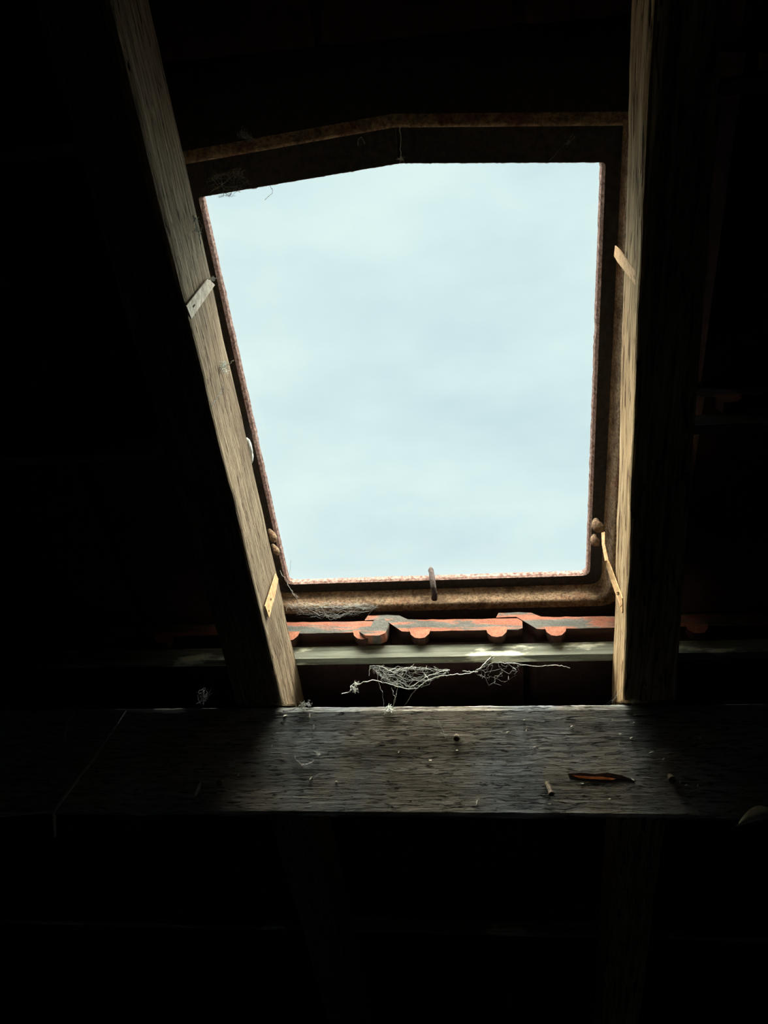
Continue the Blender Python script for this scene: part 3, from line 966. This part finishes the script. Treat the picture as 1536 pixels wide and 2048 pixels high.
cobweb([([(0.1577, 1.2090, 1.5172), (0.1663, 1.2070, 1.5152), (0.1746, 1.2090, 1.5113), (0.1808, 1.2090, 1.5177)], 0.0004), ([(0.1720, 1.2090, 1.5203), (0.1739, 1.2090, 1.5113)], 0.0003)],
       'little cobweb with dust caught right of the right rafter foot', 'web', tufts=[((0.1690, 1.2100, 1.5114), 0.005)])
cobweb([([(-0.2877, 1.2100, 1.5030), (-0.2771, 1.2090, 1.5083), (-0.2687, 1.2090, 1.5109), (-0.2618, 1.2100, 1.5082)], 0.0007)],
       'grey cobweb fluff lying on the beam at the foot of the left rafter', 'web_dim', tufts=[((-0.2738, 1.2100, 1.5083), 0.006), ((-0.2654, 1.2100, 1.5096), 0.005)])
cobweb([([(-0.1552, 1.2100, 1.5067), (-0.1510, 1.2090, 1.5021)], 0.0010)], 'bright white cobweb knot on the top edge of the beam', 'cocoon', tufts=[((-0.1545, 1.2100, 1.5041), 0.006)])
cobweb([([(-0.2835, 1.2110, 1.4432), (-0.2820, 1.2110, 1.4360), (-0.2740, 1.2100, 1.4295), (-0.2653, 1.2110, 1.4314), (-0.2570, 1.2110, 1.4354)], 0.0006)],
       'small white hooked cobweb thread on the left half of the beam', 'web', tufts=[((-0.2729, 1.2110, 1.4301), 0.003)])
cobweb([([(-0.3772, 1.2110, 1.4281), (-0.3723, 1.2110, 1.4307), (-0.3661, 1.2110, 1.4366)], 0.0005)], 'tiny white cobweb tuft above the lower left nail', 'web', tufts=[((-0.3730, 1.2110, 1.4300), 0.0045)])
cobweb([([(-0.2503, 1.2110, 1.4530), (-0.2502, 1.2110, 1.4419)], 0.0003)], 'tiny cobweb tuft left of the middle of the beam', 'web', tufts=[((-0.2502, 1.2110, 1.4439), 0.004)])
cobweb([([(-0.0884, 1.2110, 1.4885), (-0.0819, 1.2110, 1.4754), (-0.0775, 1.2110, 1.4650)], 0.0003), ([(-0.0854, 1.2110, 1.4716), (-0.0754, 1.2110, 1.4689)], 0.0003)], 'fine cobweb thread left of the stubby nail', 'web')
cobweb([([(0.0780, 1.2110, 1.4716), (0.0815, 1.2110, 1.4652), (0.0824, 1.2110, 1.4569)], 0.0004), ([(0.0741, 1.2110, 1.4710), (0.0857, 1.2110, 1.4709)], 0.0003)], 'small star-shaped cobweb right of the middle of the beam', 'web')
# thick dusty threads over the left end of the beam
bm = bmesh.new()
a_, b_, c_, d_ = Vector((-0.5276, 1.2090, 1.5040)), Vector((-0.6239, 1.2070, 1.3686)), Vector((-0.6182, 1.2070, 1.3346)), Vector((-0.7247, 1.2070, 1.3586))
add_tube(bm, path([a_, a_.lerp(b_, .5) + Vector((.002, 0, -.003)), b_], 12, 0.001), [0.0012 + 0.0016 * (k / 24) for k in range(25)], 6)
add_tube(bm, path([b_, b_.lerp(c_, .5), c_], 6, 0.001), [0.0030, .0020, .0022, .0024, .0022, .002, .0022, .002, .0018, .0016, .0014, .0012, .001], 6)
add_tube(bm, path([b_, b_.lerp(d_, .5), d_], 8, 0.001), 0.0016, 6)
tag(build('cobweb', bm, M['web'], roof=False, recalc=False), 'thick dusty grey cobweb rope slanting over the left end of the beam', 'cobweb')
cobweb([([(-0.6024, 1.2100, 1.5017), (-0.6134, 1.2090, 1.4859), (-0.6156, 1.2090, 1.4653)], 0.0014)], 'short curved dusty cobweb at the far left of the beam', 'web')
cobweb([([(-0.4200, 0.8887, 0.8428), (-0.4200, 0.8935, 0.8329)], 0.0008)], 'grey cobweb puff in the dark left of the left rafter foot', 'web_dim', tufts=[((-0.4200, 0.8924, 0.8367), 0.011)], roof=True)

# cocoon on the left rail
bm = bmesh.new()
p0, p1 = Vector((-0.3343, 0.5807, 1.0145)), Vector((-0.3333, 0.6176, 1.0091))
add_tube(bm, [p0.lerp(p1, t) for t in (0, .08, .25, .5, .75, .92, 1)], [.0012, .0038, .0052, .0054, .0046, .003, .0008], 12)
for v in bm.verts: v.co += Vector((nz(v.co.x, v.co.y, v.co.z, 250), nz(v.co.y, v.co.x, v.co.z, 250), 0)) * 0.0012
tag(build('spider_cocoon', bm, M['cocoon'], smooth=True), 'white papery cocoon wedged between the left rafter and the window frame', 'cocoon')

# ---------------------------------------------------------------- flakes and slivers on the beam
def flake(p, L, wd, ang, label, mat='speck', thick=0.0008, name='flake', cat='flake'):
    p = Vector(p)
    bm = bmesh.new()
    n = 7
    ca, sa = math.cos(ang), math.sin(ang)
    for sgn in (0,):
        pts = []
        for k in range(n):
            t = k / (n - 1) - 0.5
            pts.append(p + Vector((ca * t * L, -0.0008 - 0.001 * (t * 2) ** 2, sa * t * L)))
        add_tube(bm, pts, [wd * max(0.12, math.sqrt(max(0, 1 - (2 * (k / (n - 1)) - 1) ** 2))) for k in range(n)], 7)
    return tag(build(name, bm, M[mat], roof=False), label, cat, 'pale flakes and droppings stuck to the beam' if cat == 'flake' else None)
flake((-0.4179, 1.2110, 1.3984), 0.021, 0.0028, math.radians(68), 'pale pointed wood sliver standing on the lower left of the beam', 'speck', name='wood_sliver', cat='sliver')
FL = [(1262,1476,5,30), (1053,1460,5,70), (1016,1464,5,20), (1237,1488,4,100), (1069,1494,4,10), (861,1521,5,0), (954,1605,9,80), (1327,1518,5,40), (1360,1564,5,90), (1372,1570,5,20),
      (1240,1468,4,0), (1143,1453,4,30), (1265,1559,6,150), (1165,1567,4,0), (1219,1598,4,20), (1303,1505,9,15), (914,1501,3,0), (798,1504,3,60), (1395,1571,5,60), (1268,1445,3,30),
      (1048,1440,3,20), (1099,1608,5,0), (570,1432,7,20), (619,1432,8,80), (628,1455,5,70), (544,1492,5,80), (517,1493,5,60), (477,1550,5,40), (673,1563,4,0), (622,1557,7,50), (1400,1475,7,50), (1256,1412,4,0)]
FLP = [(0.1637, 1.2130, 1.4643), (0.0294, 1.2130, 1.4749), (0.0050, 1.2130, 1.4725), (0.1473, 1.2130, 1.4567), (0.0389, 1.2130, 1.4531), (-0.0989, 1.2130, 1.4359), (-0.0387, 1.2130, 1.3828), (0.2028, 1.2130, 1.4379), (0.2211, 1.2130, 1.4094), (0.2283, 1.2130, 1.4058),
       (0.1500, 1.2130, 1.4694), (0.0882, 1.2130, 1.4792), (0.1620, 1.2130, 1.4124), (0.0984, 1.2130, 1.4072), (0.1315, 1.2130, 1.3881), (0.1883, 1.2130, 1.4460), (-0.0633, 1.2130, 1.4488), (-0.1412, 1.2130, 1.4469), (0.2424, 1.2130, 1.4052), (0.1688, 1.2130, 1.4839),
       (0.0267, 1.2130, 1.4879), (0.0550, 1.2130, 1.3815), (-0.2989, 1.2130, 1.4950), (-0.2644, 1.2130, 1.4948), (-0.2580, 1.2130, 1.4794), (-0.3164, 1.2130, 1.4550), (-0.3354, 1.2130, 1.4544), (-0.3626, 1.2130, 1.4168), (-0.2263, 1.2130, 1.4087), (-0.2614, 1.2130, 1.4124), (0.2505, 1.2130, 1.4646), (0.1707, 1.2130, 1.4935)]
FLL = {0: 'white flake just right of the star-shaped cobweb on the beam', 1: 'white flake high on the beam, right of the stubby nail', 5: 'yellowish flake in the middle of the beam below the stubby nail',
       6: 'slim upright white flake near the lower edge of the beam middle', 7: 'white flake on the pale patch upper right of the split', 8: 'first white flake right of the thick dusty nail',
       9: 'second white flake right of the thick dusty nail', 12: 'white flake at the right tip of the orange split', 13: 'white flake at the left end of the orange split', 15: 'long lichen-like flake above the thick dusty nail',
       21: 'white flake below the long bent nail', 23: 'upright white flake near the foot of the left rafter', 29: 'slanting white flake under the hooked cobweb thread', 30: 'greenish flake near the upper right end of the beam',
       27: 'white flake above the lower left nail'}
for i, p in enumerate(FLP):
    sz, an = FL[i][2], FL[i][3]
    big = sz >= 7
    flake(p, sz * 0.00085, 0.0009 if not big else 0.0012, math.radians(an), FLL.get(i, 'tiny pale flake stuck to the grey face of the beam'))
flake((0.1649, 1.2090, 1.5198), 0.0055, 0.0020, math.radians(25), 'white dropping hanging beside the foot of the right rafter', name='white_dropping', cat='dropping')
# dry leaf at the right end of the beam's lower edge
bm = bmesh.new()
L0, L1 = Vector((0.2852, 1.2070, 1.3596)), Vector((0.3375, 1.2070, 1.3684))
nL, nW = 16, 6
V = []
for i in range(nL + 1):
    t = i / nL
    c = L0.lerp(L1, t) + Vector((0, 0, 0.009 * math.sin(t * math.pi)))
    hw = 0.0085 * math.sin(min(1, t * 1.1 + 0.03) * math.pi) ** 0.7 + 0.0006
    row = []
    for j in range(nW + 1):
        q = j / nW * 2 - 1
        row.append(bm.verts.new(c + Vector((q * 0.002, -0.004 * (1 - q * q) - 0.001 + 0.002 * nz(t * 4, q * 3, 1), q * hw))))
    V.append(row)
for i in range(nL):
    for j in range(nW):
        bm.faces.new((V[i][j], V[i + 1][j], V[i + 1][j + 1], V[i][j + 1]))
o = build('dry_leaf', bm, M['leaf'], roof=False, smooth=True)
o.modifiers.new('thickness', 'SOLIDIFY').thickness = 0.0006
tag(o, 'curled dry leaf caught under the right end of the beam', 'leaf')
